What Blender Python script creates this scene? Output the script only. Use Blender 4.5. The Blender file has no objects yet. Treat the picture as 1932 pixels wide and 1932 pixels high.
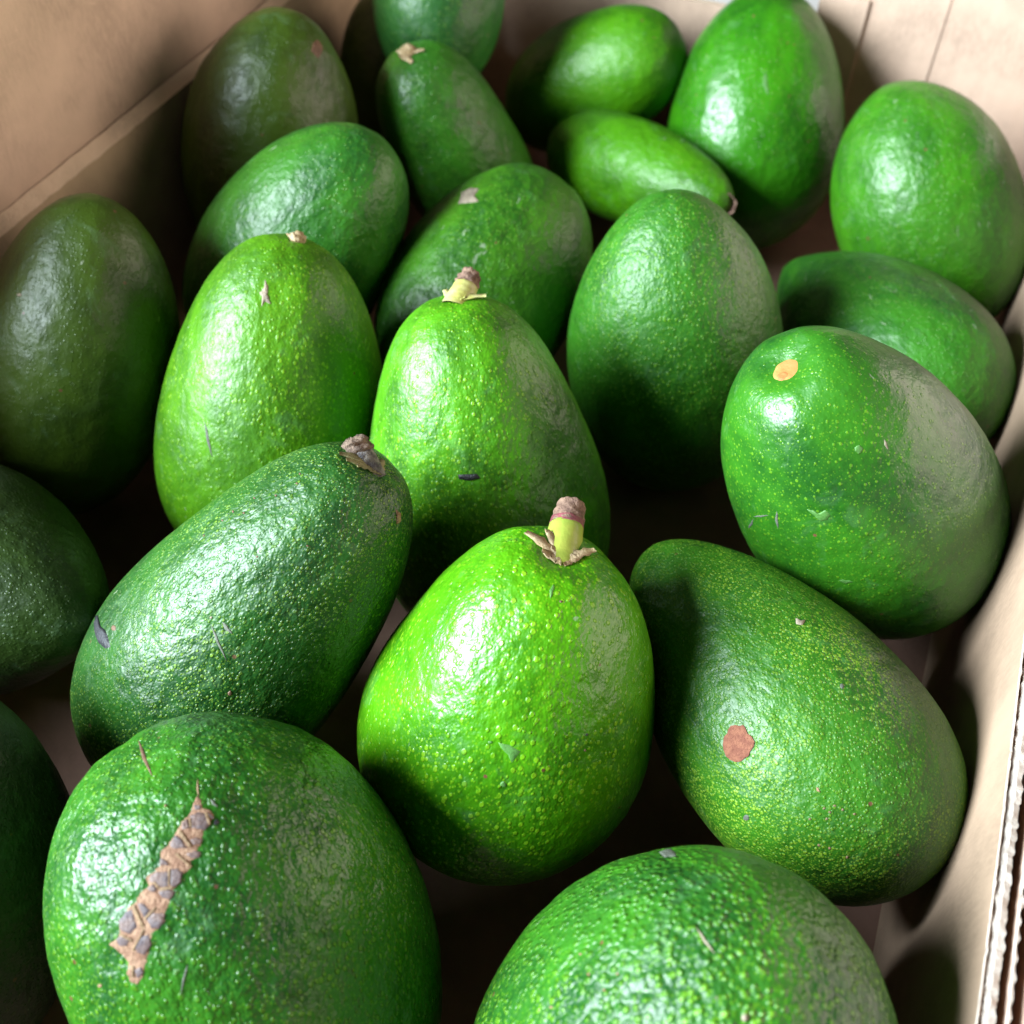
import bpy, bmesh, math, random
import numpy as np
from mathutils import Vector, Matrix, noise
from mathutils.bvhtree import BVHTree

sc = bpy.context.scene
col = sc.collection
R_ = math.radians
CM = 0.01

# ------------------------------------------------------------------ camera
PITCH, CAM_H, FPX, W = R_(50.7), 0.275, 1937.0, 1932.0
cam = bpy.data.cameras.new('camera')
cam.sensor_width = 36.0
cam.lens = 36.0 * FPX / W
cam.clip_start, cam.clip_end = 0.005, 100.0
cam.dof.use_dof = True
cam.dof.focus_distance = 0.225
cam.dof.aperture_fstop = 15.5
cam_ob = bpy.data.objects.new('camera', cam)
cam_ob.location = (0, 0, CAM_H)
cam_ob.rotation_euler = (math.pi / 2 - PITCH, 0, 0)
col.objects.link(cam_ob)
sc.camera = cam_ob

# ------------------------------------------------------------------ world and lamps
world = bpy.data.worlds.new('World')
sc.world = world
world.use_nodes = True
bg = world.node_tree.nodes['Background']
bg.inputs[0].default_value = (1.0, 0.93, 0.86, 1)
bg.inputs[1].default_value = 0.07

KEY_AZ, KEY_EL, KEY_D = R_(-106), R_(29), 1.2          # a window to the left of the photographer
target = Vector((0.0, 0.22, 0.06))
kd = Vector((math.sin(KEY_AZ) * math.cos(KEY_EL), math.cos(KEY_AZ) * math.cos(KEY_EL), math.sin(KEY_EL)))
key = bpy.data.lights.new('window_light', 'AREA')
key.shape = 'RECTANGLE'
key.size, key.size_y = 0.66, 0.62
key.energy = 94.0
key.color = (0.80, 0.935, 1.0)
key_ob = bpy.data.objects.new('window_light', key)
key_ob.location = target + kd * KEY_D
key_ob.rotation_euler = (-kd).to_track_quat('-Z', 'Y').to_euler()
col.objects.link(key_ob)

FILL_AZ, FILL_EL, FILL_D = R_(92), R_(13), 1.5         # added broad warm fill, source unseen, for right-hand sheen and left wall
fd = Vector((math.sin(FILL_AZ) * math.cos(FILL_EL), math.cos(FILL_AZ) * math.cos(FILL_EL), math.sin(FILL_EL)))
fill = bpy.data.lights.new('fill_light', 'AREA')
fill.shape = 'RECTANGLE'
fill.size, fill.size_y = 2.4, 0.7
fill.energy = 31.0
fill.color = (1.0, 0.84, 0.71)
fill_ob = bpy.data.objects.new('fill_light', fill)
fill_ob.location = target + fd * FILL_D
fill_ob.rotation_euler = (-fd).to_track_quat('-Z', 'Y').to_euler()
col.objects.link(fill_ob)

sc.render.engine = 'CYCLES'
sc.cycles.max_bounces = 5
sc.cycles.diffuse_bounces = 4
sc.cycles.glossy_bounces = 3
sc.cycles.use_adaptive_sampling = True
sc.cycles.adaptive_threshold = 0.02
sc.cycles.use_denoising = True
sc.cycles.caustics_reflective = False
sc.cycles.caustics_refractive = False
vs = sc.view_settings
vs.view_transform = 'Standard'
vs.look = 'None'
vs.exposure = -0.12
vs.gamma = 1.0
vs.use_curve_mapping = False

# ------------------------------------------------------------------ helpers
UPV = Vector((0, math.sin(PITCH), math.cos(PITCH)))
FWV = Vector((0, math.cos(PITCH), -math.sin(PITCH)))
EYE = Vector((0, 0, CAM_H))

def sight(px, py):
    """direction in which a point of the photograph was seen"""
    return (Vector((1, 0, 0)) * ((px - W / 2) / FPX) - UPV * ((py - W / 2) / FPX) + FWV).normalized()

def tag(o, label=None, cat=None, group=None, kind=None):
    if label: o['label'] = label
    if cat: o['category'] = cat
    if group: o['group'] = group
    if kind: o['kind'] = kind
    return o

def link(name, me, mat, parent=None, smooth=True):
    o = bpy.data.objects.new(name, me)
    col.objects.link(o)
    if mat: me.materials.append(mat)
    if parent is not None: o.parent = parent
    if smooth:
        me.polygons.foreach_set('use_smooth', [True] * len(me.polygons))
    return o

def mesh_from(verts, faces, name='mesh'):
    me = bpy.data.meshes.new(name)
    me.from_pydata([tuple(v) for v in verts], [], faces)
    me.update()
    return me

def empty(name, loc):
    e = bpy.data.objects.new(name, None)
    e.empty_display_size = 0.01
    e.location = loc
    col.objects.link(e)
    return e

# ------------------------------------------------------------------ node helpers
class NT:
    def __init__(self, name):
        self.m = bpy.data.materials.new(name)
        self.m.use_nodes = True
        self.t = self.m.node_tree
        self.b = self.t.nodes['Principled BSDF']
    def n(self, typ, **kw):
        nd = self.t.nodes.new(typ)
        for k, v in kw.items(): setattr(nd, k, v)
        return nd
    def l(self, a, b): self.t.links.new(a, b)
    def put(self, sock, v):
        if hasattr(v, 'bl_idname') and v.bl_idname.startswith('NodeSocket'): self.l(v, sock)
        else: sock.default_value = v
    def math(self, op, a, b=0.0, c=None, clamp=False):
        nd = self.n('ShaderNodeMath', operation=op, use_clamp=clamp)
        self.put(nd.inputs[0], a); self.put(nd.inputs[1], b)
        if c is not None: self.put(nd.inputs[2], c)
        return nd.outputs[0]
    def ramp(self, v, lo, hi, a=0.0, b=1.0):
        nd = self.n('ShaderNodeMapRange', interpolation_type='SMOOTHSTEP')
        self.put(nd.inputs[0], v)
        for i, x in zip((1, 2, 3, 4), (lo, hi, a, b)): self.put(nd.inputs[i], x)
        return nd.outputs[0]
    def mix(self, f, a, b):
        nd = self.n('ShaderNodeMix', data_type='RGBA')
        self.put(nd.inputs[0], f)
        for s, v in ((nd.inputs[6], a), (nd.inputs[7], b)):
            self.put(s, v if not isinstance(v, tuple) or len(v) == 4 else (*v, 1))
        return nd.outputs[2]
    def noise(self, vec, scale, detail=3.0, rough=0.5, dist=0.0):
        nd = self.n('ShaderNodeTexNoise')
        self.l(vec, nd.inputs['Vector'])
        nd.inputs['Scale'].default_value = scale
        nd.inputs['Detail'].default_value = detail
        nd.inputs['Roughness'].default_value = rough
        nd.inputs['Distortion'].default_value = dist
        return nd
    def voro(self, vec, scale, feature='F1', rnd=1.0):
        nd = self.n('ShaderNodeTexVoronoi', feature=feature)
        self.l(vec, nd.inputs['Vector'])
        nd.inputs['Scale'].default_value = scale
        nd.inputs['Randomness'].default_value = rnd
        return nd
    def vec(self, base, loc=(0, 0, 0), scale=(1, 1, 1)):
        nd = self.n('ShaderNodeMapping')
        self.l(base, nd.inputs[0])
        nd.inputs[1].default_value = loc
        nd.inputs[3].default_value = scale
        return nd.outputs[0]
    def bump(self, height, dist, strength=1.0, normal=None):
        nd = self.n('ShaderNodeBump')
        nd.inputs['Strength'].default_value = strength
        nd.inputs['Distance'].default_value = dist
        self.l(height, nd.inputs['Height'])
        if normal is not None: self.l(normal, nd.inputs['Normal'])
        return nd.outputs[0]

# ------------------------------------------------------------------ materials
def cardboard(name, base=(0.50, 0.345, 0.262), rough_edge=False):
    k = NT(name)
    co = k.n('ShaderNodeTexCoord').outputs['Object']
    fib = k.noise(k.vec(co, scale=(1, 1, 0.35)), 900, 4, 0.65).outputs['Fac']
    blot = k.noise(co, 35, 3, 0.55).outputs['Fac']
    spk = k.noise(co, 2200, 2, 0.6).outputs['Fac']
    dark = tuple(c * 0.80 for c in base); lite = tuple(min(1, c * 1.16) for c in base)
    c = k.mix(k.ramp(blot, 0.3, 0.7), dark, lite)
    c = k.mix(k.ramp(fib, 0.35, 0.7, 0.0, 0.55), c, tuple(min(1, x * 1.12) for x in base))
    c = k.mix(k.ramp(spk, 0.62, 0.75, 0.0, 0.45), c, tuple(x * 0.62 for x in base))
    k.l(c, k.b.inputs['Base Color'])
    k.b.inputs['Roughness'].default_value = 0.82
    k.b.inputs['Specular IOR Level'].default_value = 0.25
    scf = k.noise(k.vec(co, scale=(1, 1, 2.5)), 110, 5, 0.75, 1.2).outputs['Fac']
    c = k.mix(k.ramp(scf, 0.60, 0.72, 0.0, 0.35), c, tuple(min(1, x * 1.3) for x in base))
    k.l(c, k.b.inputs['Base Color'])
    sx = k.n('ShaderNodeSeparateXYZ'); k.l(co, sx.inputs[0])
    fl = k.math('SINE', k.math('MULTIPLY', k.math('ADD', sx.outputs[0], sx.outputs[1]), 6.283 / 0.0062))
    h = k.math('ADD', k.math('MULTIPLY', fib, 0.5), k.math('MULTIPLY', blot, 1.0))
    h = k.math('ADD', h, k.math('MULTIPLY', fl, 0.10))
    if rough_edge:
        h = k.math('ADD', h, k.noise(co, 1500, 4, 0.7).outputs['Fac'])
    k.l(k.bump(h, 0.0005 if rough_edge else 0.00022, 0.8), k.b.inputs['Normal'])
    return k.m

M_card = cardboard('cardboard')
M_card_warm = cardboard('cardboard_inner', (0.50, 0.36, 0.24))
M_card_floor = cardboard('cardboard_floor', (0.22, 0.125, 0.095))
M_card_outer = cardboard('cardboard_outer', (0.57, 0.405, 0.31))
M_card_dimmed = cardboard('cardboard_dimmed', (0.37, 0.25, 0.175))  # same board in a darker tone, offsets strong light on the right wall
M_edge = cardboard('cardboard_cut_edge', (0.56, 0.42, 0.31), True)
M_edge_liner = cardboard('cardboard_liner_edge', (0.80, 0.62, 0.47), True)
M_edge_pale = cardboard('cardboard_torn_edge', (0.66, 0.57, 0.50), True)

def plain(name, colr, rough=0.6, bump_scale=900, bump_d=0.0003, var=0.35, col2=None):
    k = NT(name)
    co = k.n('ShaderNodeTexCoord').outputs['Object']
    nz = k.noise(co, bump_scale, 4, 0.65).outputs['Fac']
    n2 = k.noise(co, bump_scale * 0.35, 3, 0.6).outputs['Fac']
    c2 = col2 or tuple(x * (1 - var) for x in colr)
    k.l(k.mix(k.ramp(n2, 0.35, 0.65), colr, c2), k.b.inputs['Base Color'])
    k.b.inputs['Roughness'].default_value = rough
    k.l(k.bump(nz, bump_d, 0.9), k.b.inputs['Normal'])
    return k.m

M_stem_green = plain('stem_green', (0.33, 0.36, 0.06), 0.34, 300, 0.00025, col2=(0.22, 0.29, 0.04))
M_stem_cream = plain('stem_cream', (0.432, 0.396, 0.173), 0.45, 500, 0.0003, col2=(0.360, 0.346, 0.086))
M_wood = plain('stem_wood', (0.260, 0.155, 0.105), 0.8, 1300, 0.0009, col2=(0.124, 0.062, 0.043))
M_wood_grey = plain('stem_wood_grey', (0.238, 0.210, 0.189), 0.75, 1000, 0.0009, col2=(0.049, 0.042, 0.049))
M_wood_brown = plain('stem_wood_brown', (0.20, 0.13, 0.09), 0.8, 1300, 0.0009, col2=(0.09, 0.055, 0.04))
M_purple = plain('stem_ring', (0.22, 0.05, 0.06), 0.6, 1300, 0.0004)
M_calyx = plain('calyx_tan', (0.40, 0.29, 0.17), 0.7, 1200, 0.0004, col2=(0.27, 0.18, 0.08))
M_calyx_olive = plain('calyx_olive', (0.210, 0.182, 0.070), 0.6, 1200, 0.0004)
M_scar_cream = plain('scar_cream', (0.40, 0.26, 0.07), 0.7, 300, 0.0004, col2=(0.36, 0.15, 0.035))
M_scar_orange = plain('scar_orange', (0.40, 0.15, 0.04), 0.7, 700, 0.0003)
M_scab = plain('scab_tan', (0.36, 0.21, 0.13), 0.8, 1500, 0.0008, col2=(0.24, 0.12, 0.07))
M_scab_ridge = plain('scab_ridge', (0.304, 0.191, 0.099), 0.7, 1500, 0.0005)
M_plate = plain('scab_plate', (0.085, 0.062, 0.070), 0.55, 900, 0.0004, col2=(0.16, 0.10, 0.085))
M_spot = plain('spot_brown', (0.259, 0.097, 0.054), 0.85, 1900, 0.0005, col2=(0.187, 0.061, 0.036))
M_rim = plain('spot_rim', (0.204, 0.144, 0.072), 0.55, 900, 0.0003)
M_black = plain('blemish_black', (0.025, 0.025, 0.03), 0.5, 1200, 0.0004)
M_tan = plain('blemish_tan', (0.350, 0.280, 0.203), 0.7, 1200, 0.0003)
M_grey = plain('blemish_grey', (0.13, 0.14, 0.11), 0.7, 1200, 0.0003)
M_brown = plain('blemish_brown', (0.16, 0.08, 0.045), 0.6, 1200, 0.0003)
M_wax = plain('blemish_wax', (0.085, 0.23, 0.045), 0.55, 900, 0.0002, var=0.25)

def skin(name, dark, mid, dot, spacing=1.6, thr=0.30, dots=0.9, bump=1.0, lump=1.0, rough=0.43,
         stretch=0.75, seed=0.0, scuff=0.0, peb=0.0):
    """avocado skin: two greens in clouds, pale raised lenticels, orange-peel relief, dull scuffs"""
    k = NT(name)
    co = k.n('ShaderNodeTexCoord').outputs['Object']
    sv = k.vec(co, loc=(seed * 0.37, seed * 0.21, seed * 0.11))
    dv = k.vec(sv, scale=(1, 1, stretch))
    cloud = k.noise(k.vec(sv, scale=(1, 1, 0.6)), 48, 4, 0.62, 0.5).outputs['Fac']
    fine = k.noise(sv, 420, 3, 0.6).outputs['Fac']
    v1 = k.voro(dv, 1000.0 / spacing)
    v2 = k.voro(k.vec(dv, loc=(0.013, 0.007, 0.02)), 1000.0 / (spacing * 0.58))
    big = k.noise(sv, 30, 2).outputs['Fac']
    r1 = k.n('ShaderNodeSeparateColor'); k.l(v1.outputs['Color'], r1.inputs[0])
    t1 = k.math('MULTIPLY', k.ramp(r1.outputs[0], 0.05, 1.0, 0.75, 1.3), thr)
    m1 = k.ramp(k.math('SUBTRACT', v1.outputs['Distance'], t1), 0.065, -0.11)
    m2 = k.ramp(v2.outputs['Distance'], thr + 0.07, thr - 0.12)
    m1 = k.math('MULTIPLY', m1, k.ramp(r1.outputs[1], 0.0, 0.5, 0.5, 1.0))
    fade = k.ramp(big, 0.33, 0.62, 0.25, 1.0)
    c = k.mix(k.ramp(cloud, 0.34, 0.64), tuple(x * 0.78 for x in dark), tuple(x * 1.08 for x in mid))
    c = k.mix(k.ramp(fine, 0.38, 0.68, 0.0, 0.4), c, mid)
    c = k.mix(k.math('MULTIPLY', k.math('MULTIPLY', m2, fade), dots * 0.6), c, dot)
    c = k.mix(k.math('MULTIPLY', k.math('MULTIPLY', m1, fade), dots * 0.85), c, dot)
    # rare brown flecks
    v3 = k.voro(sv, 150)
    fl = k.ramp(v3.outputs['Distance'], 0.085, 0.06)
    r3 = k.n('ShaderNodeSeparateColor'); k.l(v3.outputs['Color'], r3.inputs[0])
    fl = k.math('MULTIPLY', fl, k.ramp(r3.outputs[1], 0.72, 0.8))
    c = k.mix(fl, c, (0.13, 0.06, 0.03))
    # dull waxy film and dry scuffs
    wax = k.ramp(k.noise(sv, 120, 3, 0.7, 0.6).outputs['Fac'], 0.56, 0.70)
    c = k.mix(k.math('MULTIPLY', wax, 0.12), c, (0.13, 0.25, 0.13))
    sc_n = k.noise(k.vec(sv, scale=(1.6, 1.6, 0.7)), 210, 3, 0.75, 0.4).outputs['Fac']
    sc_m = k.ramp(sc_n, 0.70 - 0.06 * scuff, 0.74 - 0.05 * scuff)
    c = k.mix(k.math('MULTIPLY', sc_m, 0.5), c, (0.30, 0.33, 0.24))
    k.l(c, k.b.inputs['Base Color'])
    ro = k.math('ADD', k.math('MULTIPLY', wax, 0.12), rough)
    ro = k.math('ADD', ro, k.math('MULTIPLY', sc_m, 0.2))
    k.l(ro, k.b.inputs['Roughness'])
    k.b.inputs['IOR'].default_value = 1.46
    k.b.inputs['Specular IOR Level'].default_value = 0.5
    # relief
    orange = k.noise(dv, 520, 2, 0.6).outputs['Fac']
    lumps = k.noise(sv, 150, 1, 0.5).outputs['Fac']
    h = k.math('ADD', k.math('MULTIPLY', lumps, 0.75 * lump), k.math('MULTIPLY', orange, 0.50 * bump))
    h = k.math('ADD', h, k.math('MULTIPLY', m1, 0.13 * bump))
    if peb > 0:
        h = k.math('ADD', h, k.math('MULTIPLY', k.ramp(v1.outputs['Distance'], 0.0, 0.8, 0.34 * peb, 0.0), k.ramp(fine, 0.3, 0.7, 0.2, 1.2)))
    k.l(k.bump(h, 0.001, 1.0), k.b.inputs['Normal'])
    return k.m

# ------------------------------------------------------------------ the setting
def box_mesh(x0, x1, y0, y1, z0, z1):
    v = [(x, y, z) for z in (z0, z1) for y in (y0, y1) for x in (x0, x1)]
    f = [(0, 2, 3, 1), (4, 5, 7, 6), (0, 1, 5, 4), (2, 6, 7, 3), (0, 4, 6, 2), (1, 3, 7, 5)]
    return mesh_from(v, f)

M_table = plain('table_grey', (0.62, 0.61, 0.60), 0.6, 60, 0.0002, var=0.08)
tab = link('table_top', mesh_from([(-3, -3, -0.012), (3, -3, -0.012), (3, 3, -0.012), (-3, 3, -0.012)], [(0, 1, 2, 3)]), M_table, smooth=False)
tag(tab, kind='structure')

# ------------------------------------------------------------------ cardboard box (its own axes: x across, y along)
YAW = R_(22.8)
box = empty('cardboard_box', (0, 0, 0))
box.rotation_euler = (0, 0, -YAW)
tag(box, 'open brown corrugated cardboard box holding all the avocados', 'box')
BL, BR, BF, BN = -0.2422, 0.0543, 0.44, -0.075
WALL = 0.09

def board(name, x0, x1, y0, y1, z0, z1, mat, seed=0, edge=None, step=0.004, wav=0.0005, bev=0.0):
    """corrugated sheet as a box with slight waviness and an uneven cut top edge"""
    random.seed(seed)
    along_x = (x1 - x0) > (y1 - y0)
    L0, L1 = (x0, x1) if along_x else (y0, y1)
    n = max(2, int((L1 - L0) / step)); m = 12
    t0, t1 = (y0, y1) if along_x else (x0, x1)
    vs_, fs = [], []
    for s in (0, 1):
        for i in range(n + 1):
            u = L0 + (L1 - L0) * i / n
            for j in range(m + 1):
                z = z0 + (z1 - z0) * j / m
                d = wav * noise.noise((u * 18 + seed, z * 22, seed * 3.1))
                t = (t0 if s == 0 else t1) + d
                if j == m:
                    z += 0.0005 * noise.noise((u * 240, s * 9.0, seed + 5)) - bev * s
                vs_.append((u, t, z) if along_x else (t, u, z))
    N = (n + 1) * (m + 1)
    for i in range(n):
        for j in range(m):
            a = i * (m + 1) + j; b = a + m + 1
            fs.append((a, b, b + 1, a + 1)); fs.append((N + a, N + a + 1, N + b + 1, N + b))
    mi = len(fs)
    for i in range(n):
        a = i * (m + 1) + m; b = a + m + 1
        fs.append((a, b, N + b, N + a))
    me_end = len(fs)
    for i in (0, n):
        for j in range(m):
            a = i * (m + 1) + j
            fs.append((a, a + 1, N + a + 1, N + a))
    me = mesh_from(vs_, fs)
    o = link(name, me, mat, box, smooth=False)
    if edge:
        me.materials.append(edge)
        for q in range(mi, me_end): me.polygons[q].material_index = 1
    return o

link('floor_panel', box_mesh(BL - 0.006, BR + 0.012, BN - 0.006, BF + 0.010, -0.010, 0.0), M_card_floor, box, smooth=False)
# left side: inner liner board with its cut edge showing, taller outer wall behind it
board('inner_liner', BL - 0.0040, BL, BN, BF, 0, WALL + 0.0015, M_card_warm, 1, M_edge_liner, bev=0.0030)
board('side_wall', BL - 0.0090, BL - 0.0048, 0.102, BF + 0.004, 0, 0.152, M_card_outer, 2, M_edge)
board('side_wall', BL - 0.0090, BL - 0.0048, BN - 0.004, 0.1015, 0, 0.121, M_card_outer, 8, M_edge)  # unseen near stretch, height shaped for the shade on the left fruit
board('corner_board', BL, -0.185, BN - 0.0085, BN - 0.0045, 0, 0.155, M_card, 9, M_edge)  # unseen board added to shade the fruit in the near left corner
# far side: a low stretch, then taller corner boards that overlap each other
board('end_wall', BL + 0.0005, -0.050, BF, BF + 0.0035, 0, 0.0745, M_card, 3, M_edge)
board('end_wall', -0.0495, -0.0300, BF + 0.0002, BF + 0.0037, 0, 0.087, M_card, 4, M_edge)
board('corner_board', -0.0299, 0.0000, BF + 0.0012, BF + 0.0047, 0, 0.150, M_card, 5, M_edge)
board('corner_board', 0.0001, BR + 0.004, BF + 0.0017, BF + 0.0052, 0, 0.150, M_card, 6, M_edge)
board('end_wall', -0.0480, BR + 0.004, BF + 0.0085, BF + 0.0120, 0, 0.146, M_card, 10, M_edge)  # backing added to keep the seams between the boards dark
board('end_wall', BL, BR, BN - 0.004, BN, 0, 0.075, M_card, 7, M_edge)

# right side: corrugated wall seen on its torn top edge
def ragged_ply(name, x0, x1, top, mat, seed, left=0.00015, right=0.00015, rough_top=0.0004, freq=500, step=0.0006, zlow=0.0, body=None, waveL=0.0, waveR=0.0, wl=0.0042):
    n = int((BF - 0.006 - BN) / step)
    vs_, fs = [], []
    for i in range(n + 1):
        y = BN + (BF - 0.006 - BN) * i / n
        bend = 0.0006 * noise.noise((y * 14, seed * 1.7, 0))
        wob = noise.noise((y * 150, seed, 7.0)) * 1.2
        ph = 2 * math.pi * y / wl + wob * 2.2
        jl = left * noise.noise((y * freq, seed, 1.3)) + waveL * math.asin(max(-1, min(1, math.sin(ph)))) / 1.57
        jr = right * noise.noise((y * freq, seed, 4.3)) + right * 0.8 * noise.noise((y * freq * 2.3, seed, 9.3)) + waveR * math.sin(ph) * (0.5 + 1.1 * noise.noise((y * 90, seed, 31.0)))
        ztl = top + rough_top * noise.noise((y * freq * 0.8, seed, 11.0))
        ztr = top + rough_top * noise.noise((y * freq * 0.8, seed, 15.0))
        xm = (x0 + x1) / 2
        vs_ += [(x0 + bend, y, zlow), (x0 + bend + jl * 0.1, y, top - 0.0035), (x0 + bend + jl, y, ztl),
                (xm + bend, y, top + rough_top * (0.6 + noise.noise((y * freq, seed, 21.0)))),
                (x1 + bend + jr, y, ztr), (x1 + bend + jr * 0.1, y, top - 0.0035), (x1 + bend, y, zlow)]
    for i in range(n):
        for j in range(6):
            a = i * 7 + j; b = a + 7
            fs.append((a, a + 1, b + 1, b))
    me = mesh_from(vs_, fs)
    o = link(name, me, body or mat, box, smooth=False)
    if body:
        me.materials.append(mat)
        for q, p in enumerate(me.polygons):
            if q % 6 in (2, 3): p.material_index = 1
    return o

ragged_ply('inner_liner', BR, BR + 0.00042, WALL, M_edge_pale, 31, 0.00006, 0.0001, 0.00025, body=M_card_dimmed)
ragged_ply('flute_core', BR + 0.00075, BR + 0.0031, WALL - 0.0005, M_edge_pale, 32, 0.0001, 0.00035, 0.0006, zlow=WALL - 0.02, body=M_edge, waveL=0.00030)
ragged_ply('outer_liner', BR + 0.0050, BR + 0.0058, WALL - 0.001, M_edge_pale, 33, 0.0001, 0.0002, 0.0003, body=M_card, waveR=0.00035, wl=0.0034)
ragged_ply('side_wall', BR + 0.0078, BR + 0.0086, WALL - 0.001, M_edge_pale, 34, 0.0001, 0.0002, 0.0003, body=M_card, waveR=0.0002, wl=0.0036)

# ------------------------------------------------------------------ avocados
FIT = {   # centre, axis towards the stem, greatest radius, half length, taper, point (centimetres)
 'A1': (-5.262, 6.483, 5.301, -0.283, 0.415, 0.872, 3.610, 5.241, 0.001, -0.105),
 'A2': (2.958, 3.892, 5.788, 0.298, 0.254, 0.916, 3.805, 5.181, 0.036, -0.010),
 'A3': (0.037, 11.778, 6.243, 0.229, 0.223, 0.943, 3.480, 4.473, 0.265, -0.150),
 'A4': (6.196, 11.894, 5.773, -0.547, 0.821, 0.126, 2.947, 4.924, 0.250, 0.000),
 'A5': (8.948, 17.235, 7.450, -0.550, -0.030, 0.830, 3.217, 5.415, 0.157, -0.066),
 'A6': (-6.507, 13.720, 6.339, 0.575, 0.211, 0.683, 3.080, 5.797, 0.250, -0.150),
 'A7': (-0.787, 19.038, 5.691, -0.130, 0.297, 0.946, 3.431, 5.399, 0.258, -0.127),
 'A8': (-7.047, 21.470, 5.771, 0.213, 0.326, 0.924, 3.310, 5.448, 0.166, -0.056),
 'A9': (-13.186, 23.232, 6.268, 0.335, 0.336, 0.874, 2.937, 5.209, 0.046, 0.026),
 'A10': (-14.538, 15.952, 4.978, 0.888, -0.390, 0.249, 3.383, 4.691, 0.319, 0.078),
 'A11': (-13.087, 8.159, 4.849, 0.183, 0.524, 0.824, 3.406, 5.136, 0.227, 0.101),
 'A12': (-7.050, 27.830, 6.756, 0.568, 0.085, 0.749, 3.033, 4.975, 0.119, -0.043),
 'A13': (-8.737, 33.695, 6.737, 0.230, 0.091, 0.974, 3.107, 5.182, 0.011, 0.013),
 'A14': (-1.892, 36.066, 5.018, -0.394, -0.078, 0.905, 2.485, 4.979, 0.036, -0.150),
 'A15': (-2.850, 40.900, 9.300, 0.050, 0.750, 0.650, 2.600, 3.700, 0.000, -0.050),
 'A16': (-5.000, 42.700, 4.400, -0.100, 0.100, 0.970, 2.500, 4.200, 0.100, 0.000),
 'A17': (3.402, 42.223, 5.059, 0.720, -0.366, 0.565, 2.657, 4.411, 0.070, -0.138),
 'A18': (4.984, 36.572, 4.301, 0.584, -0.782, 0.224, 2.081, 5.091, 0.206, 0.002),
 'A19': (10.069, 39.390, 4.810, 0.028, 0.515, 0.856, 3.567, 5.117, 0.120, -0.002),
 'A20': (15.564, 32.958, 4.928, -0.419, 0.502, 0.748, 3.286, 4.862, 0.012, 0.058),
 'A21': (12.232, 26.296, 4.333, -0.418, 0.910, -0.087, 2.994, 5.110, 0.243, 0.231),
 'A22': (-0.890, 27.381, 5.609, 0.478, 0.802, 0.327, 3.090, 4.677, 0.044, -0.099),
 'A23': (5.118, 24.667, 5.578, -0.120, 0.075, 0.991, 3.428, 5.314, 0.096, 0.065),
}
LABEL = {
 'A1': 'large glossy green avocado in front with a long cracked brown scar',
 'A2': 'pebbly-skinned bright green avocado at the bottom beside the torn box edge',
 'A3': 'bright green avocado in the middle with a yellow-green stem and brown tip',
 'A4': 'green avocado with a round brown spot beside the right box wall',
 'A5': 'broad green avocado on the right with a bare cream stem scar',
 'A6': 'dark speckled green avocado lying on its side with a short grey woody stem',
 'A7': 'pear-shaped lime green avocado with a short pale pinkish stem stub',
 'A8': 'lime green avocado with a pale star-shaped nick standing behind the grey-stemmed one',
 'A9': 'dark shaded avocado at the left edge against the box liner',
 'A10': 'dark shaded avocado cut by the left edge, beside the grey-stemmed one',
 'A11': 'very dark shaded avocado in the bottom left corner beside the scarred one',
 'A12': 'half-shaded green avocado leaning right behind the lime one with a nick',
 'A13': 'olive dark upright avocado against the left wall near the top',
 'A14': 'dull green avocado with a tan stem end, second row from the top',
 'A15': 'bluish green avocado cut off by the top edge of the picture',
 'A16': 'dark olive avocado almost hidden at the far left corner of the box',
 'A17': 'lime green avocado lying tilted against the far wall near the top',
 'A18': 'small lime green avocado lying sideways with a brown stem end',
 'A19': 'tall bright green avocado with a streak of glare near the far wall',
 'A20': 'mid green avocado in the far right corner casting a shadow on the board',
 'A21': 'half-hidden green avocado lying between the right wall and the cream-scarred one',
 'A22': 'green avocado with a pale tan patch on its top, centre of the pile',
 'A23': 'tall mid green avocado right of the one with the pinkish stem stub',
}
LIME = dict(dark=(0.030, 0.165, 0.002), mid=(0.062, 0.245, 0.002), dot=(0.20, 0.40, 0.010))
MIDG = dict(dark=(0.009, 0.078, 0.010), mid=(0.027, 0.140, 0.007), dot=(0.12, 0.28, 0.012))
DARK = dict(dark=(0.007, 0.050, 0.007), mid=(0.015, 0.082, 0.007), dot=(0.13, 0.24, 0.016))
OLIV = dict(dark=(0.022, 0.048, 0.004), mid=(0.040, 0.076, 0.005), dot=(0.045, 0.09, 0.010))
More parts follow.
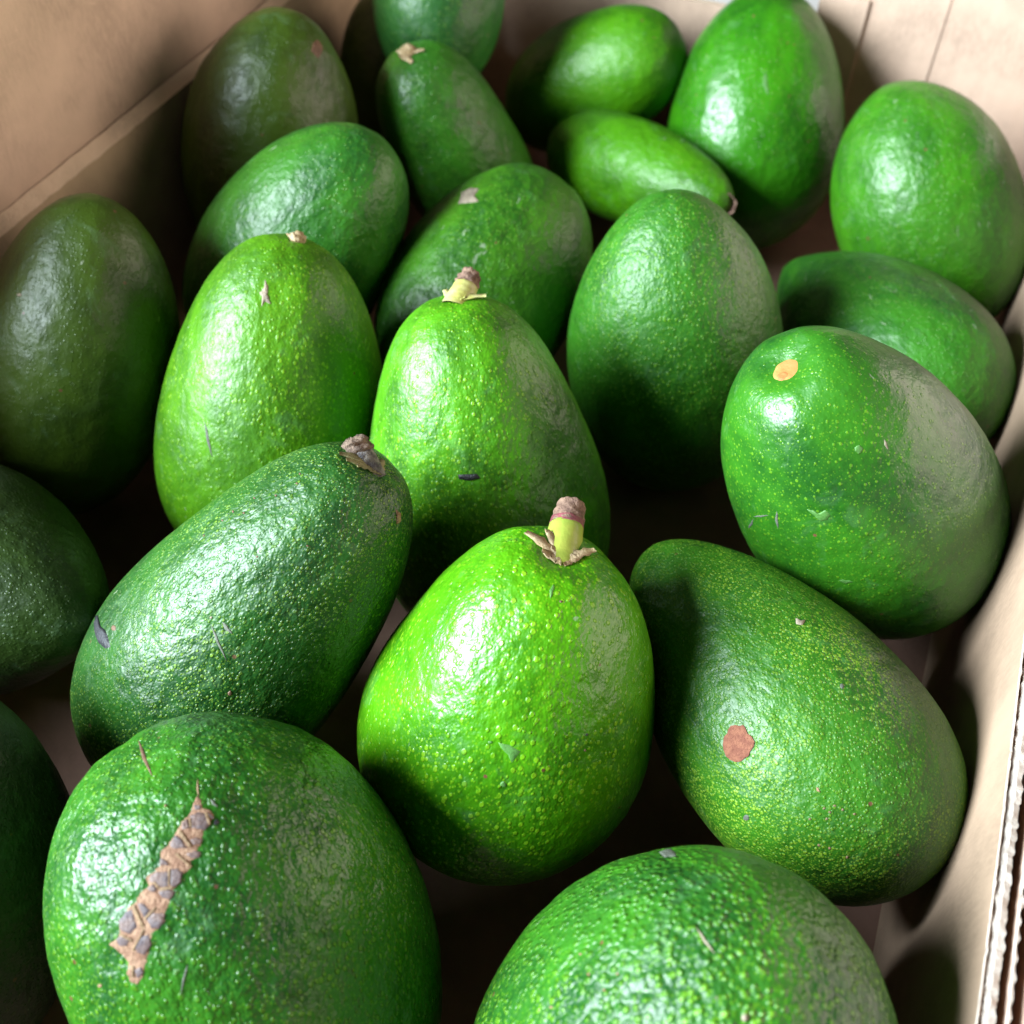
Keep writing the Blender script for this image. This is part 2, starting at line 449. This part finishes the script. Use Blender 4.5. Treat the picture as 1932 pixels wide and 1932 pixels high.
SK = {
 'A1': dict(MIDG, spacing=1.20, thr=0.32, bump=1.5, lump=1.5, rough=0.34),
 'A2': dict(MIDG, spacing=1.32, thr=0.34, bump=1.2, lump=1.2, rough=0.40, peb=1.0, dot=(0.15, 0.36, 0.012)),
 'A3': dict(LIME, bump=0.9, rough=0.34, dot=(0.22, 0.44, 0.012), spacing=1.45, thr=0.3),
 'A4': dict(MIDG, bump=0.9, dots=1.0, stretch=0.9, dark=(0.011, 0.072, 0.006), mid=(0.026, 0.125, 0.005), dot=(0.22, 0.36, 0.022), spacing=0.8, thr=0.36),
 'A5': dict(MIDG, dark=(0.0117, 0.0887, 0.0084), spacing=1.20, thr=0.24, bump=0.55, lump=0.8, rough=0.36),
 'A6': dict(DARK, bump=1.2, lump=1.2, dot=(0.18, 0.31, 0.025), spacing=0.9, thr=0.31),
 'A7': dict(LIME, dark=(0.0264, 0.1257, 0.0024), spacing=1.32, thr=0.27, bump=0.9),
 'A8': dict(LIME, dark=(0.0351, 0.1404, 0.0018), mid=(0.0644, 0.2070, 0.0018), spacing=1.39, thr=0.28, bump=0.8),
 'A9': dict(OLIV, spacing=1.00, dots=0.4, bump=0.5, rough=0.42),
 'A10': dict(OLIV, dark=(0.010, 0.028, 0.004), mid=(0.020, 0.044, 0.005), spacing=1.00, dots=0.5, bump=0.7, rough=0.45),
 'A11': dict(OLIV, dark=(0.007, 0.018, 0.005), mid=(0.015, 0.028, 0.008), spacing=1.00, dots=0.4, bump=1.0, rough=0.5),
 'A12': dict(MIDG, spacing=1.13, thr=0.25, dots=0.5, bump=0.9, rough=0.40),
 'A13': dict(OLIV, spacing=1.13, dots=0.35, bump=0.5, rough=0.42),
 'A14': dict(MIDG, dark=(0.0175, 0.0887, 0.0072), spacing=1.13, dots=0.5, bump=0.9, rough=0.40, scuff=0.6),
 'A15': dict(MIDG, dark=(0.0117, 0.0813, 0.0120), mid=(0.0205, 0.1109, 0.0180), spacing=1.13, dots=0.4, bump=0.6),
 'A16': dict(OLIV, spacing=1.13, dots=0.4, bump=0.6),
 'A17': dict(LIME, mid=(0.0585, 0.2218, 0.0012), spacing=1.26, thr=0.25, dots=0.5, bump=0.7),
 'A18': dict(LIME, dark=(0.0351, 0.1626, 0.0024), spacing=1.26, thr=0.26, dots=0.6, bump=0.9),
 'A19': dict(MIDG, dark=(0.0147, 0.1109, 0.0048), mid=(0.0292, 0.1700, 0.0036), spacing=1.20, dots=0.4, bump=0.7, rough=0.30),
 'A20': dict(MIDG, dark=(0.0175, 0.1109, 0.0060), mid=(0.0351, 0.1626, 0.0048), spacing=1.07, dots=0.45, bump=0.9, rough=0.36, scuff=0.6),
 'A21': dict(MIDG, spacing=0.88, thr=0.28, dots=0.6, bump=0.9, scuff=0.8),
 'A22': dict(MIDG, mid=(0.05, 0.19, 0.006), dark=(0.0147, 0.0961, 0.0048), spacing=1.13, dots=0.5, bump=1.0, scuff=0.6),
 'A23': dict(MIDG, dark=(0.0129, 0.0887, 0.0048), spacing=1.13, thr=0.29, dots=0.8, bump=1.0),
}
GROUP = 'avocados in the cardboard box'
FRUIT = {}

def make_fruit(key, idx, dimple=0.0):
    c = FIT[key]
    C = Vector(c[0:3]) * CM
    ax = Vector(c[3:6]).normalized()
    Rr, L, kk, pn = c[6] * CM, c[7] * CM, c[8], c[9]
    q = Vector((0, 0, 1)).rotation_difference(ax).to_matrix()
    nu, nv = 104, 140
    rng = random.Random(idx * 17 + 3)
    ph = [rng.uniform(0, 6.28) for _ in range(8)]
    u = -np.cos(np.linspace(0, np.pi, nu + 1))[1:-1]
    t = np.linspace(0, 2 * np.pi, nv, endpoint=False)
    U, T = np.meshgrid(u, t, indexing='ij')
    r = Rr * (1 - U ** 2) ** (0.5 + pn * np.clip((U + 0.3) / 0.8, 0, 1)) * (1 - kk * U) / (1 + 0.5 * kk * kk)
    z = U * L
    # unevenness: a slightly three-sided body, low swells, ribs that run into the stem end
    r = r * (1 + 0.010 * np.sin(2 * T + ph[0]) + 0.007 * np.sin(3 * T + ph[1] + 1.5 * U) + 0.006 * np.sin(5 * U + 2 * T + ph[2]))
    top = np.clip((U - 0.55) / 0.45, 0, 1)
    r = r * (1 + 0.028 * top * (1 - top * 0.3) * (np.sin(5 * T + ph[3]) + 0.5 * np.sin(9 * T + ph[4])))
    if dimple > 0:
        z = z - dimple * CM * np.exp(-(r / (0.0070 if key == 'A5' else 0.0058)) ** 2) * (U > 0)
    bd = rng.uniform(0, 6.28)
    X, Y = r * np.cos(T) + 0.0011 * (U ** 2 - 0.4) * math.cos(bd), r * np.sin(T) + 0.0011 * (U ** 2 - 0.4) * math.sin(bd)
    P = np.stack([X, Y, z], -1).reshape(-1, 3)
    ztop = L - dimple * CM if dimple > 0 else L
    P = np.vstack([P, [[0, 0, -L], [0, 0, ztop]]])
    # pitted relief on the larger scale
    amp = {'A2': 0.00022, 'A1': 0.00026}.get(key, 0.00012)
    nn = P / np.maximum(np.linalg.norm(P, axis=1, keepdims=True), 1e-9)
    d = np.array([noise.noise((p[0] * 260 + idx, p[1] * 260, p[2] * 220)) for p in P])
    d2 = np.array([noise.noise((p[0] * 48 + idx * 3, p[1] * 48, p[2] * 40)) for p in P])
    P = P + nn * (d * amp + d2 * 0.00055)[:, None]
    n1 = len(u); faces = []
    for i in range(n1 - 1):
        for j in range(nv):
            a = i * nv + j; b = i * nv + (j + 1) % nv
            faces.append((a, b, b + nv, a + nv))
    bot, tp = n1 * nv, n1 * nv + 1
    for j in range(nv):
        b = (j + 1) % nv
        faces.append((bot, b, j))
        o = (n1 - 1) * nv
        faces.append((tp, o + j, o + b))
    me = mesh_from(P, faces)
    qm = np.array(q)
    Wd = P @ qm.T + np.array(C)
    base = Vector((C.x, C.y, float(Wd[:, 2].min())))
    root = empty('avocado', base)
    tag(root, LABEL[key], 'avocado', GROUP)
    o = link('fruit_body', me, skin('skin_%02d' % idx, seed=idx * 0.1, **SK[key]), root)
    o.matrix_local = Matrix.Translation(C - base) @ q.to_4x4()
    bvh = BVHTree.FromPolygons([Vector(v) for v in Wd], faces)
    FRUIT[key] = dict(root=root, base=base, C=C, ax=ax, tip=C + ax * ztop, bvh=bvh, R=Rr, L=L, q=q)

for i, k_ in enumerate(FIT):
    make_fruit(k_, i + 1, {'A5': 0.40, 'A3': 0.16, 'A6': 0.14, 'A7': 0.05, 'A14': 0.05, 'A18': 0.1, 'A8': 0.05}.get(k_, 0.0))

# ------------------------------------------------------------------ blemishes: thin pieces that follow the skin
def patch(key, name, poly, mat, h=0.0003, rings=(0.3, 0.6, 0.85, 1.0), jitter=0.0, sub=3, seed=0, parent=None, dome=True, lift=0.0, pw=4):
    f = FRUIT[key]
    rng = random.Random(seed + len(poly) * 7)
    pts = []
    n = len(poly)
    for i in range(n):
        a, b = poly[i], poly[(i + 1) % n]
        for s in range(sub):
            w = s / sub
            pts.append((a[0] + (b[0] - a[0]) * w + rng.uniform(-1, 1) * jitter, a[1] + (b[1] - a[1]) * w + rng.uniform(-1, 1) * jitter))
    cx = sum(p[0] for p in pts) / len(pts); cy = sum(p[1] for p in pts) / len(pts)
    def hit(x, y):
        loc, nor, _, _ = f['bvh'].ray_cast(EYE, sight(x, y), 2.0)
        return (loc, nor) if loc is not None else (None, None)
    c0, n0 = hit(cx, cy)
    if c0 is None: return None
    verts = [c0 + n0 * (h + lift) - f['base']]
    N = len(pts)
    for r in rings:
        for p in pts:
            x, y = cx + (p[0] - cx) * r, cy + (p[1] - cy) * r
            loc, nor = hit(x, y)
            if loc is None:
                loc, nor, _, _ = f['bvh'].find_nearest(verts[0] + f['base'])
            hh = h * (1 - (r ** pw if dome else 0)) - (0.00012 if r >= 0.999 else 0)
            hh += lift + h * 0.35 * noise.noise((x * 0.11, y * 0.11, seed)) * (r < 0.999)
            verts.append(loc + nor * hh - f['base'])
    faces = [(0, 1 + i, 1 + (i + 1) % N) for i in range(N)]
    for k in range(len(rings) - 1):
        for i in range(N):
            a = 1 + k * N + i; b = 1 + k * N + (i + 1) % N
            faces.append((a, a + N, b + N, b))
    o = link(name, mesh_from(verts, faces), mat, parent or f['root'])
    return o

def zoomed(ox, oy, sx, pts):      # coordinates read off an enlargement of the photograph
    return [((ox + x * sx) / 1.5652, (oy + y * sx) / 1.5652) for x, y in pts]

# long cracked scar of the front avocado
S_ = 450 / 1338
scar_outline = zoomed(300, 2300, S_, [(835, 150), (880, 190), (890, 260), (960, 270), (1010, 330), (960, 400), (910, 460), (900, 560), (860, 620), (870, 690), (800, 720), (800, 790), (720, 840),
    (690, 930), (640, 980), (620, 1060), (600, 1140), (560, 1220), (540, 1310), (470, 1350), (450, 1440), (430, 1540), (390, 1640), (375, 1740), (320, 1800),
    (240, 1780), (210, 1700), (230, 1620), (180, 1560), (100, 1490), (40, 1450), (120, 1400), (150, 1300), (150, 1220), (200, 1140), (270, 1090), (320, 1000), (400, 940), (370, 860), (440, 820), (500, 740), (490, 640), (560, 590), (600, 520), (650, 450), (690, 370), (760, 310), (800, 220)])
def strip_patch(key, name, poly, mat, h, seed):
    """an elongated patch: cut into a fan of bands along its length so that it follows the curve of the skin"""
    f = FRUIT[key]
    ys = [p[1] for p in poly]; y0, y1 = min(ys), max(ys)
    verts, faces = [], []
    nb, nw = 110, 10
    for i in range(nb + 1):
        y = y0 + (y1 - y0) * (0.002 + 0.996 * i / nb)
        xs = []
        for j in range(len(poly)):
            a, b = poly[j], poly[(j + 1) % len(poly)]
            if (a[1] - y) * (b[1] - y) < 0:
                xs.append(a[0] + (b[0] - a[0]) * (y - a[1]) / (b[1] - a[1]))
        xa, xb = min(xs), max(xs)
        xa += 3.5 * noise.noise((y * 0.33, 1, seed)) + 2.5 * noise.noise((y * 0.9, 3, seed)); xb += 3.5 * noise.noise((y * 0.33, 7, seed)) + 2.5 * noise.noise((y * 0.9, 9, seed))
        for w in range(nw + 1):
            x = xa + (xb - xa) * w / nw
            loc, nor, _, _ = f['bvh'].ray_cast(EYE, sight(x, y), 2.0)
            e = min(w, nw - w) / nw * 2
            hh = -0.00012 if w in (0, nw) else h * (0.3 + 0.7 * min(1, e * 2)) + h * 0.9 * noise.noise((x * 0.18, y * 0.18, seed))
            verts.append(loc + nor * hh - f['base'])
    for i in range(nb):
        for w in range(nw):
            a = i * (nw + 1) + w
            faces.append((a, a + 1, a + nw + 2, a + nw + 1))
    return link(name, mesh_from(verts, faces), mat, f['root'])
scar = strip_patch('A1', 'scar', scar_outline, M_scab, 0.00012, 3)
scar['label'] = 'cracked tan and purple scar'
plates = [
 [(790, 340), (850, 305), (910, 320), (940, 390), (900, 440), (800, 420)], [(710, 390), (750, 360), (770, 430), (715, 440)], [(820, 235), (865, 240), (860, 270), (820, 265)],
 [(650, 510), (690, 530), (740, 600), (640, 605), (610, 580)], [(790, 540), (830, 520), (880, 535), (860, 570), (810, 575)], [(755, 660), (810, 640), (860, 640), (850, 690), (790, 690)],
 [(520, 700), (560, 720), (585, 755), (515, 755)], [(450, 850), (500, 825), (580, 825), (580, 930), (520, 940), (435, 890)], [(620, 810), (660, 800), (700, 830), (690, 900), (640, 935), (610, 920)],
 [(410, 960), (450, 930), (485, 975), (440, 990)], [(515, 1000), (570, 975), (635, 990), (600, 1050), (540, 1035)], [(325, 1100), (370, 1100), (415, 1150), (380, 1205), (350, 1160)],
 [(410, 1230), (460, 1185), (510, 1190), (545, 1245), (500, 1300), (450, 1300)], [(165, 1250), (220, 1180), (260, 1165), (300, 1290), (250, 1345), (170, 1310)], [(140, 1410), (180, 1380), (235, 1420), (220, 1460), (160, 1455)],
 [(310, 1480), (350, 1400), (400, 1385), (430, 1450), (380, 1530), (320, 1510)], [(930, 300), (970, 330), (990, 350), (955, 345)], [(300, 1680), (350, 1660), (370, 1700), (320, 1740)], [(520, 1180), (560, 1190), (545, 1225)]]
for i, pl in enumerate(plates):
    mx, my = sum(p[0] for p in pl) / len(pl), sum(p[1] for p in pl) / len(pl)
    pl = [(mx + (x - mx) * 1.22, my + (y - my) * 1.22) for x, y in pl]
    patch('A1', 'scab_plate', zoomed(300, 2300, S_, pl), M_plate, 0.00004, sub=3, seed=i, parent=scar, jitter=0.8, lift=0.00022, pw=10)
ridges = [[(265, 1110), (290, 1100), (380, 1290), (360, 1320)], [(375, 1220), (480, 1115), (490, 1130), (385, 1245)], [(585, 790), (605, 790), (605, 935), (588, 935)], [(270, 1500), (370, 1310), (385, 1320), (285, 1510)],
          [(160, 1350), (280, 1410), (275, 1430), (160, 1370)], [(430, 910), (480, 900), (515, 950), (500, 970), (470, 920)], [(640, 660), (660, 650), (800, 770), (780, 780)], [(900, 300), (930, 290), (960, 400), (940, 410)],
          [(500, 960), (640, 940), (640, 965), (510, 985)], [(765, 350), (785, 345), (795, 425), (780, 430)], [(660, 470), (700, 450), (800, 590), (780, 610)], [(270, 1640), (290, 1640), (290, 1740), (270, 1740)]]
for i, pl in enumerate(ridges):
    patch('A1', 'scab_ridge', zoomed(300, 2300, S_, pl), M_scab_ridge, 0.00008, sub=3, seed=40 + i, parent=scar, jitter=0.7, lift=0.00026)

# round brown spot with a pale raised rim
S2 = 300 / 1932
spot_poly = [(700, 590), (780, 575), (860, 595), (940, 575), (985, 640), (1020, 740), (1110, 800), (1160, 900), (1140, 1000), (1070, 1100), (1050, 1180), (960, 1230), (890, 1290), (780, 1300), (680, 1250), (600, 1180), (560, 1060), (545, 930), (570, 800), (630, 740), (650, 660)]
big = [(855 + (x - 855) * 1.07, 930 + (y - 930) * 1.07) for x, y in spot_poly]
rim = patch('A4', 'spot_rim', zoomed(2050, 2050, S2, big), M_rim, 0.00016, seed=5, jitter=0.5)
patch('A4', 'brown_spot', zoomed(2050, 2050, S2, [(855 + (x - 855) * 0.97, 930 + (y - 930) * 0.97) for x, y in spot_poly]), M_spot, 0.00014, seed=6, dome=False, lift=0.00022, jitter=0.4)

def nick(key, pts, mat, h=0.00035, jitter=0.6, seed=0, name='blemish', sub=3):
    return patch(key, name, pts, mat, h, jitter=jitter, seed=seed, sub=sub)
def streak(key, a, b, w, mat, seed=0, h=0.00012):
    dx, dy = b[0] - a[0], b[1] - a[1]; l = math.hypot(dx, dy); nx, ny = -dy / l * w / 2, dx / l * w / 2
    m = ((a[0] + b[0]) / 2 + nx * 0.8, (a[1] + b[1]) / 2 + ny * 0.8)
    nick(key, [a, (a[0] + dx * .25 + nx, a[1] + dy * .25 + ny), (m[0] + nx, m[1] + ny), (a[0] + dx * .8 + nx * .7, a[1] + dy * .8 + ny * .7), b,
               (a[0] + dx * .8 - nx * .7, a[1] + dy * .8 - ny * .7), (m[0] - nx * 1.4, m[1] - ny * 1.4), (a[0] + dx * .25 - nx, a[1] + dy * .25 - ny)], mat, h, 0.3, seed, sub=2)
def blob(key, x, y, rx, ry, mat, seed=0, h=0.00015):
    rng = random.Random(seed)
    nick(key, [(x + rx * math.cos(t) * rng.uniform(.65, 1.15), y + ry * math.sin(t) * rng.uniform(.65, 1.15)) for t in [i * 0.698 for i in range(9)]], mat, h, 0.5, seed, sub=2)

# front avocado: nicks and scratches
streak('A1', (396, 1507), (412, 1524), 6, M_grey, 1)
blob('A1', 408, 1552, 6, 7, M_black, 2)
streak('A1', (259, 1392), (289, 1470), 7, M_brown, 3)
streak('A1', (355, 1815), (340, 1880), 4, M_grey, 4)
streak('A1', (372, 1465), (375, 1510), 3, M_scab_ridge, 5)
blob('A1', 312, 1520, 3, 3, M_brown, 6)
blob('A1', 188, 1860, 6, 4, M_scab, 7)
# grey-stemmed avocado
nick('A6', [(176, 1158), (184, 1156), (190, 1180), (200, 1190), (210, 1222), (200, 1226), (186, 1215), (178, 1190)], M_black, 0.0005)
blob('A6', 215, 1185, 6, 7, M_brown, 8)
streak('A6', (395, 1172), (430, 1252), 5, M_grey, 9)
streak('A6', (418, 1172), (440, 1198), 7, M_grey, 10)
blob('A6', 398, 1165, 3, 3, M_tan, 11)
nick('A6', [(746, 960), (756, 968), (757, 985), (748, 990)], M_scab, 0.0004)
for i, (x, y) in enumerate([(566, 894), (560, 912), (520, 935), (480, 940), (440, 965), (460, 968), (420, 982), (385, 1010), (580, 1030), (485, 1050)]):
    blob('A6', x, y, 2.6, 2.2, M_brown, 60 + i)
blob('A6', 434, 1308, 5, 5, M_brown, 12)
# middle avocado
nick('A3', [(938, 1400), (960, 1405), (985, 1418), (966, 1442), (958, 1425), (945, 1412)], M_wax, 0.0002)
blob('A3', 950, 1480, 8, 7, M_wax, 13, 0.0002)
blob('A3', 925, 1400, 6, 3, M_wax, 14, 0.0002)
blob('A3', 1107, 1386, 2.5, 3.5, M_black, 15)
blob('A3', 1104, 1416, 2.5, 2.5, M_brown, 16)
blob('A3', 1058, 1135, 3.5, 2.5, M_brown, 17)
streak('A3', (1045, 1100), (1038, 1130), 6, M_wax, 18)
# right avocado with the spot
nick('A4', [(1500, 1166), (1512, 1172), (1520, 1170), (1514, 1180), (1502, 1178)], M_tan, 0.0004)
blob('A4', 1588, 1294, 5, 6, M_grey, 19)
streak('A4', (1540, 1484), (1548, 1496), 5, M_scab, 20)
blob('A4', 1408, 1542, 8, 7, M_grey, 21)
for i, (x, y) in enumerate([(1575, 1520), (1555, 1525), (1566, 1532), (1590, 1528), (1612, 1536), (1528, 1545), (1560, 1545), (1545, 1595), (1565, 1600), (1598, 1617)]):
    blob('A4', x, y, 3.4, 3.0, M_scab if i > 6 else M_rim, 80 + i)
# broad right avocado
nick('A5', [(1520, 960), (1532, 962), (1545, 968), (1558, 962), (1568, 972), (1562, 982), (1548, 984), (1536, 974)], M_wax, 0.0003)
streak('A5', (1465, 962), (1468, 1000), 5, M_grey, 22)
streak('A5', (1420, 975), (1452, 972), 3, M_grey, 23)
streak('A5', (1412, 998), (1422, 978), 4, M_grey, 24)
streak('A5', (1668, 828), (1676, 850), 4, M_tan, 25)
blob('A5', 1620, 848, 9, 9, M_wax, 26, 0.0002)
streak('A5', (1580, 1095), (1612, 1098), 6, M_wax, 27)
# pear-shaped avocado
nick('A7', [(862, 895), (900, 893), (908, 902), (890, 907), (865, 905)], M_black, 0.0004)
# lime avocado with the star-shaped nick
nick('A8', [(500, 525), (507, 540), (505, 555), (512, 575), (500, 570), (492, 582), (494, 560), (488, 552), (497, 545)], M_tan, 0.0003)
streak('A8', (385, 790), (402, 870), 5, M_grey, 28)
# others
blob('A9', 36, 556, 6, 4, M_tan, 29)
nick('A22', [(870, 362), (890, 352), (905, 355), (896, 370), (905, 380), (885, 384), (862, 386)], M_tan, 0.0003)
streak('A19', (1442, 130), (1450, 185), 8, M_wax, 30)
blob('A2', 1262, 1610, 22, 9, M_grey, 31)
streak('A2', (1310, 1745), (1352, 1805), 4, M_tan, 32)
blob('A2', 1405, 1920, 7, 9, M_tan, 33, 0.0006)
for i, (x, y) in enumerate([(1165, 1838), (1040, 1900), (1140, 1868), (1110, 1838), (1095, 1800)]):
    blob('A2', x, y, 3.5, 2.8, M_scab, 34 + i)
blob('A13', 598, 92, 14, 18, M_brown, 50)
blob('A18', 1290, 265, 7, 5, M_wax, 51)

# ------------------------------------------------------------------ stems
def stem(key, segs, length, tip_px, r0, r1, mat, cap=None, cap_from=0.62, cap_mat=None, sink=0.002, ring=None, wob=0.10, seed=1, capname='stem_cap'):
    f = FRUIT[key]
    B = f['tip'] - f['ax'] * sink
    v = sight(*tip_px)
    # tip: the point on that line of sight which lies one stem length from the base, on the far side
    w = EYE - B; b = w.dot(v); cc = w.dot(w) - length ** 2; disc = b * b - cc
    tpt = EYE + v * (-b + math.sqrt(disc)) if disc > 0 else EYE + v * (-b)
    d = (tpt - B).normalized(); ln = length
    e1 = d.orthogonal().normalized(); e2 = d.cross(e1)
    def tube(s0, s1, ra, rb, amp, ns, close=True, fr=3.0):
        nv = 28; vs_, fs = [], []
        for i in range(ns + 1):
            s = s0 + (s1 - s0) * i / ns
            rr = ra + (rb - ra) * i / ns
            for j in range(nv):
                t = 2 * math.pi * j / nv
                k = 1 + amp * noise.noise((math.cos(t) * fr * 0.5 + seed, math.sin(t) * fr * 0.5, s * 900)) + amp * 0.6 * noise.noise((math.cos(t) * fr + seed, math.sin(t) * fr, s * 1800))
                dz = 0 if i < ns else amp * 0.0025 * noise.noise((math.cos(t) * fr, math.sin(t) * fr, seed + 4))
                vs_.append(B + d * (s + dz) + (e1 * math.cos(t) + e2 * math.sin(t)) * rr * k - f['base'])
        for i in range(ns):
            for j in range(nv):
                a = i * nv + j; b_ = i * nv + (j + 1) % nv
                fs.append((a, b_, b_ + nv, a + nv))
        if close:
            last = ns * nv
            for q, sc_ in enumerate((0.75, 0.4)):
                for j in range(nv):
                    p0 = Vector(vs_[last + j]) + f['base']; ctr = B + d * s1
                    p = ctr + (p0 - ctr) * sc_ + d * (rb * 0.18 * (q + 1) + amp * 0.002 * noise.noise((j * 0.9, q * 3.0, seed)))
                    vs_.append(p - f['base'])
                off = (ns + 1 + q) * nv; prev = last if q == 0 else (ns + q) * nv
                for j in range(nv):
                    fs.append((prev + j, prev + (j + 1) % nv, off + (j + 1) % nv, off + j))
            vs_.append(B + d * (s1 + rb * 0.2) - f['base'])
            off = (ns + 2) * nv
            for j in range(nv): fs.append((off + j, off + (j + 1) % nv, len(vs_) - 1))
        return mesh_from(vs_, fs)
    main_end = ln * (cap_from if cap_mat else 1.0)
    st = link('stem', tube(0, main_end, r0, r0 + (r1 - r0) * (cap_from if cap_mat else 1), wob * 0.4 if cap_mat else wob, 16), mat, f['root'])
    if ring:
        rr = r0 + (r1 - r0) * cap_from
        link('stem_ring', tube(main_end - 0.0004, main_end + 0.0012, rr * 1.005, rr * 0.99, 0.08, 4), ring, st)
    if cap_mat:
        rr = r0 + (r1 - r0) * cap_from
        link(capname, tube(main_end - 0.0002, ln, rr * 0.97, r1, wob * 2.2, 14, fr=5.0), cap_mat, st)
    return st, B, d

def calyx(key, lobes, mat, r_in=0.003, seed=0):
    """dried flower lobes round the foot of the stem; each lobe: (target point in the photograph, width in metres, curl)"""
    f = FRUIT[key]
    for i, (px, wd, curl) in enumerate(lobes):
        loc, nor, _, _ = f['bvh'].ray_cast(EYE, sight(*px), 2.0)
        if loc is None:
            loc, nor, _, _ = f['bvh'].find_nearest(EYE + sight(*px) * (f['tip'] - EYE).length)
        A = f['tip'] + f['ax'] * 0.0004
        dirv = loc - A; ln = dirv.length; dirv.normalize()
        side = dirv.cross(nor).normalized()
        n = 8; vs_, fs = [], []
        for s in range(n + 1):
            w = s / n
            p = A + (loc - A) * w
            q, nn, _, _ = f['bvh'].find_nearest(p)
            width = wd * (1.15 - 0.75 * w ** 1.3) * (0.85 + 0.5 * noise.noise((s * 1.1, i * 2.0, seed)))
            lift = 0.00030 + curl * w * w * 0.0020 + 0.0002 * noise.noise((s * 1.7, i * 3.0, seed))
            for (sd, up) in ((-1, 0.00025), (0, 0.0001), (1, 0.0002)):
                vs_.append(q + nn * (lift + up + 0.0003 * noise.noise((s * 1.3, sd * 2.0, i + seed))) + side * sd * width / 2 - f['base'])
            for (sd, up) in ((1, -0.00012), (-1, -0.00012)):
                vs_.append(q + nn * (lift + up) + side * sd * width / 2 * 0.9 - f['base'])
        for s in range(n):
            for k in range(5):
                a = s * 5 + k; b = s * 5 + (k + 1) % 5
                fs.append((a, b, b + 5, a + 5))
        fs.append(tuple(range(5))); fs.append(tuple(n * 5 + k for k in range(4, -1, -1)))
        link('calyx_lobe', mesh_from(vs_, fs), mat, f['root'])

stem('A3', 0, 0.0185, (1078, 952), 0.0052, 0.0031, M_stem_green, cap_from=0.70, cap_mat=M_wood, ring=M_purple, sink=0.0050, seed=2, wob=0.07)
calyx('A3', [((992, 1010), 0.0034, 0.25), ((1020, 1043), 0.0036, 0.2), ((1092, 1053), 0.0038, 0.15), ((1118, 1044), 0.0034, 0.25), ((1030, 1006), 0.0030, 0.3), ((1058, 1055), 0.0040, 0.05)], M_calyx, seed=3)
stem('A6', 0, 0.0092, (668, 832), 0.0039, 0.0030, M_wood_grey, cap_from=0.70, cap_mat=M_wood_brown, sink=0.003, wob=0.14, seed=5)
calyx('A6', [((652, 872), 0.0034, 0.2), ((690, 880), 0.0034, 0.1), ((718, 872), 0.0030, 0.3), ((640, 862), 0.0030, 0.3), ((672, 880), 0.0034, 0.1)], M_calyx_olive, seed=7)
stem('A7', 0, 0.0125, (890, 516), 0.0044, 0.0024, M_stem_cream, cap_from=0.66, cap_mat=M_wood, sink=0.003, wob=0.14, seed=8)
calyx('A7', [((842, 558), 0.0036, 0.6), ((915, 566), 0.0034, 0.4), ((878, 566), 0.0040, 0.3)], M_stem_cream, seed=9)
stem('A14', 0, 0.0042, (783, 86), 0.0040, 0.0030, M_calyx, sink=0.0015, wob=0.12, seed=10)
calyx('A14', [((754, 110), 0.0034, 0.2), ((778, 120), 0.0034, 0.1), ((800, 98), 0.0034, 0.2)], M_calyx, seed=11)
stem('A18', 0, 0.0034, (1372, 380), 0.0044, 0.0030, M_wood, sink=0.0012, wob=0.25, seed=12)
stem('A8', 0, 0.0030, (576, 440), 0.0026, 0.0018, M_calyx, sink=0.001, wob=0.25, seed=13)

# bare stem scar: a cream disc in the dimple with an orange centre
f = FRUIT['A5']
def disc(key, name, r, mat, lift, cx=0.0, cy=0.0, seed=0):
    f = FRUIT[key]; vs_, fs = [], []
    e1 = f['q'] @ Vector((1, 0, 0)); e2 = f['q'] @ Vector((0, 1, 0)); nv = 30
    def on(x, y, up):
        p = f['tip'] + e1 * x + e2 * y + f['ax'] * 0.02
        loc, nor, _, _ = f['bvh'].ray_cast(p, -f['ax'], 0.1)
        return loc + f['ax'] * up - f['base']
    vs_.append(on(cx, cy, lift))
    rr = (0.35, 0.7, 1.0)
    for k in rr:
        for j in range(nv):
            t = 2 * math.pi * j / nv
            q = r * k * (1 + 0.14 * noise.noise((math.cos(t) * 1.3 + seed, math.sin(t) * 1.3, 2)))
            vs_.append(on(cx + q * math.cos(t), cy + q * math.sin(t), lift if k < 1 else -0.0002))
    for j in range(nv): fs.append((0, 1 + j, 1 + (j + 1) % nv))
    for k in range(2):
        for j in range(nv):
            a = 1 + k * nv + j; b = 1 + k * nv + (j + 1) % nv
            fs.append((a, a + nv, b + nv, b))
    return link(name, mesh_from(vs_, fs), mat, f['root'])
sc_ = disc('A5', 'stem_scar', 0.0034, M_scar_cream, 0.0002, seed=1)
core = disc('A5', 'scar_core', 0.0016, M_scar_orange, 0.0003, -0.0010, -0.0012, seed=4)
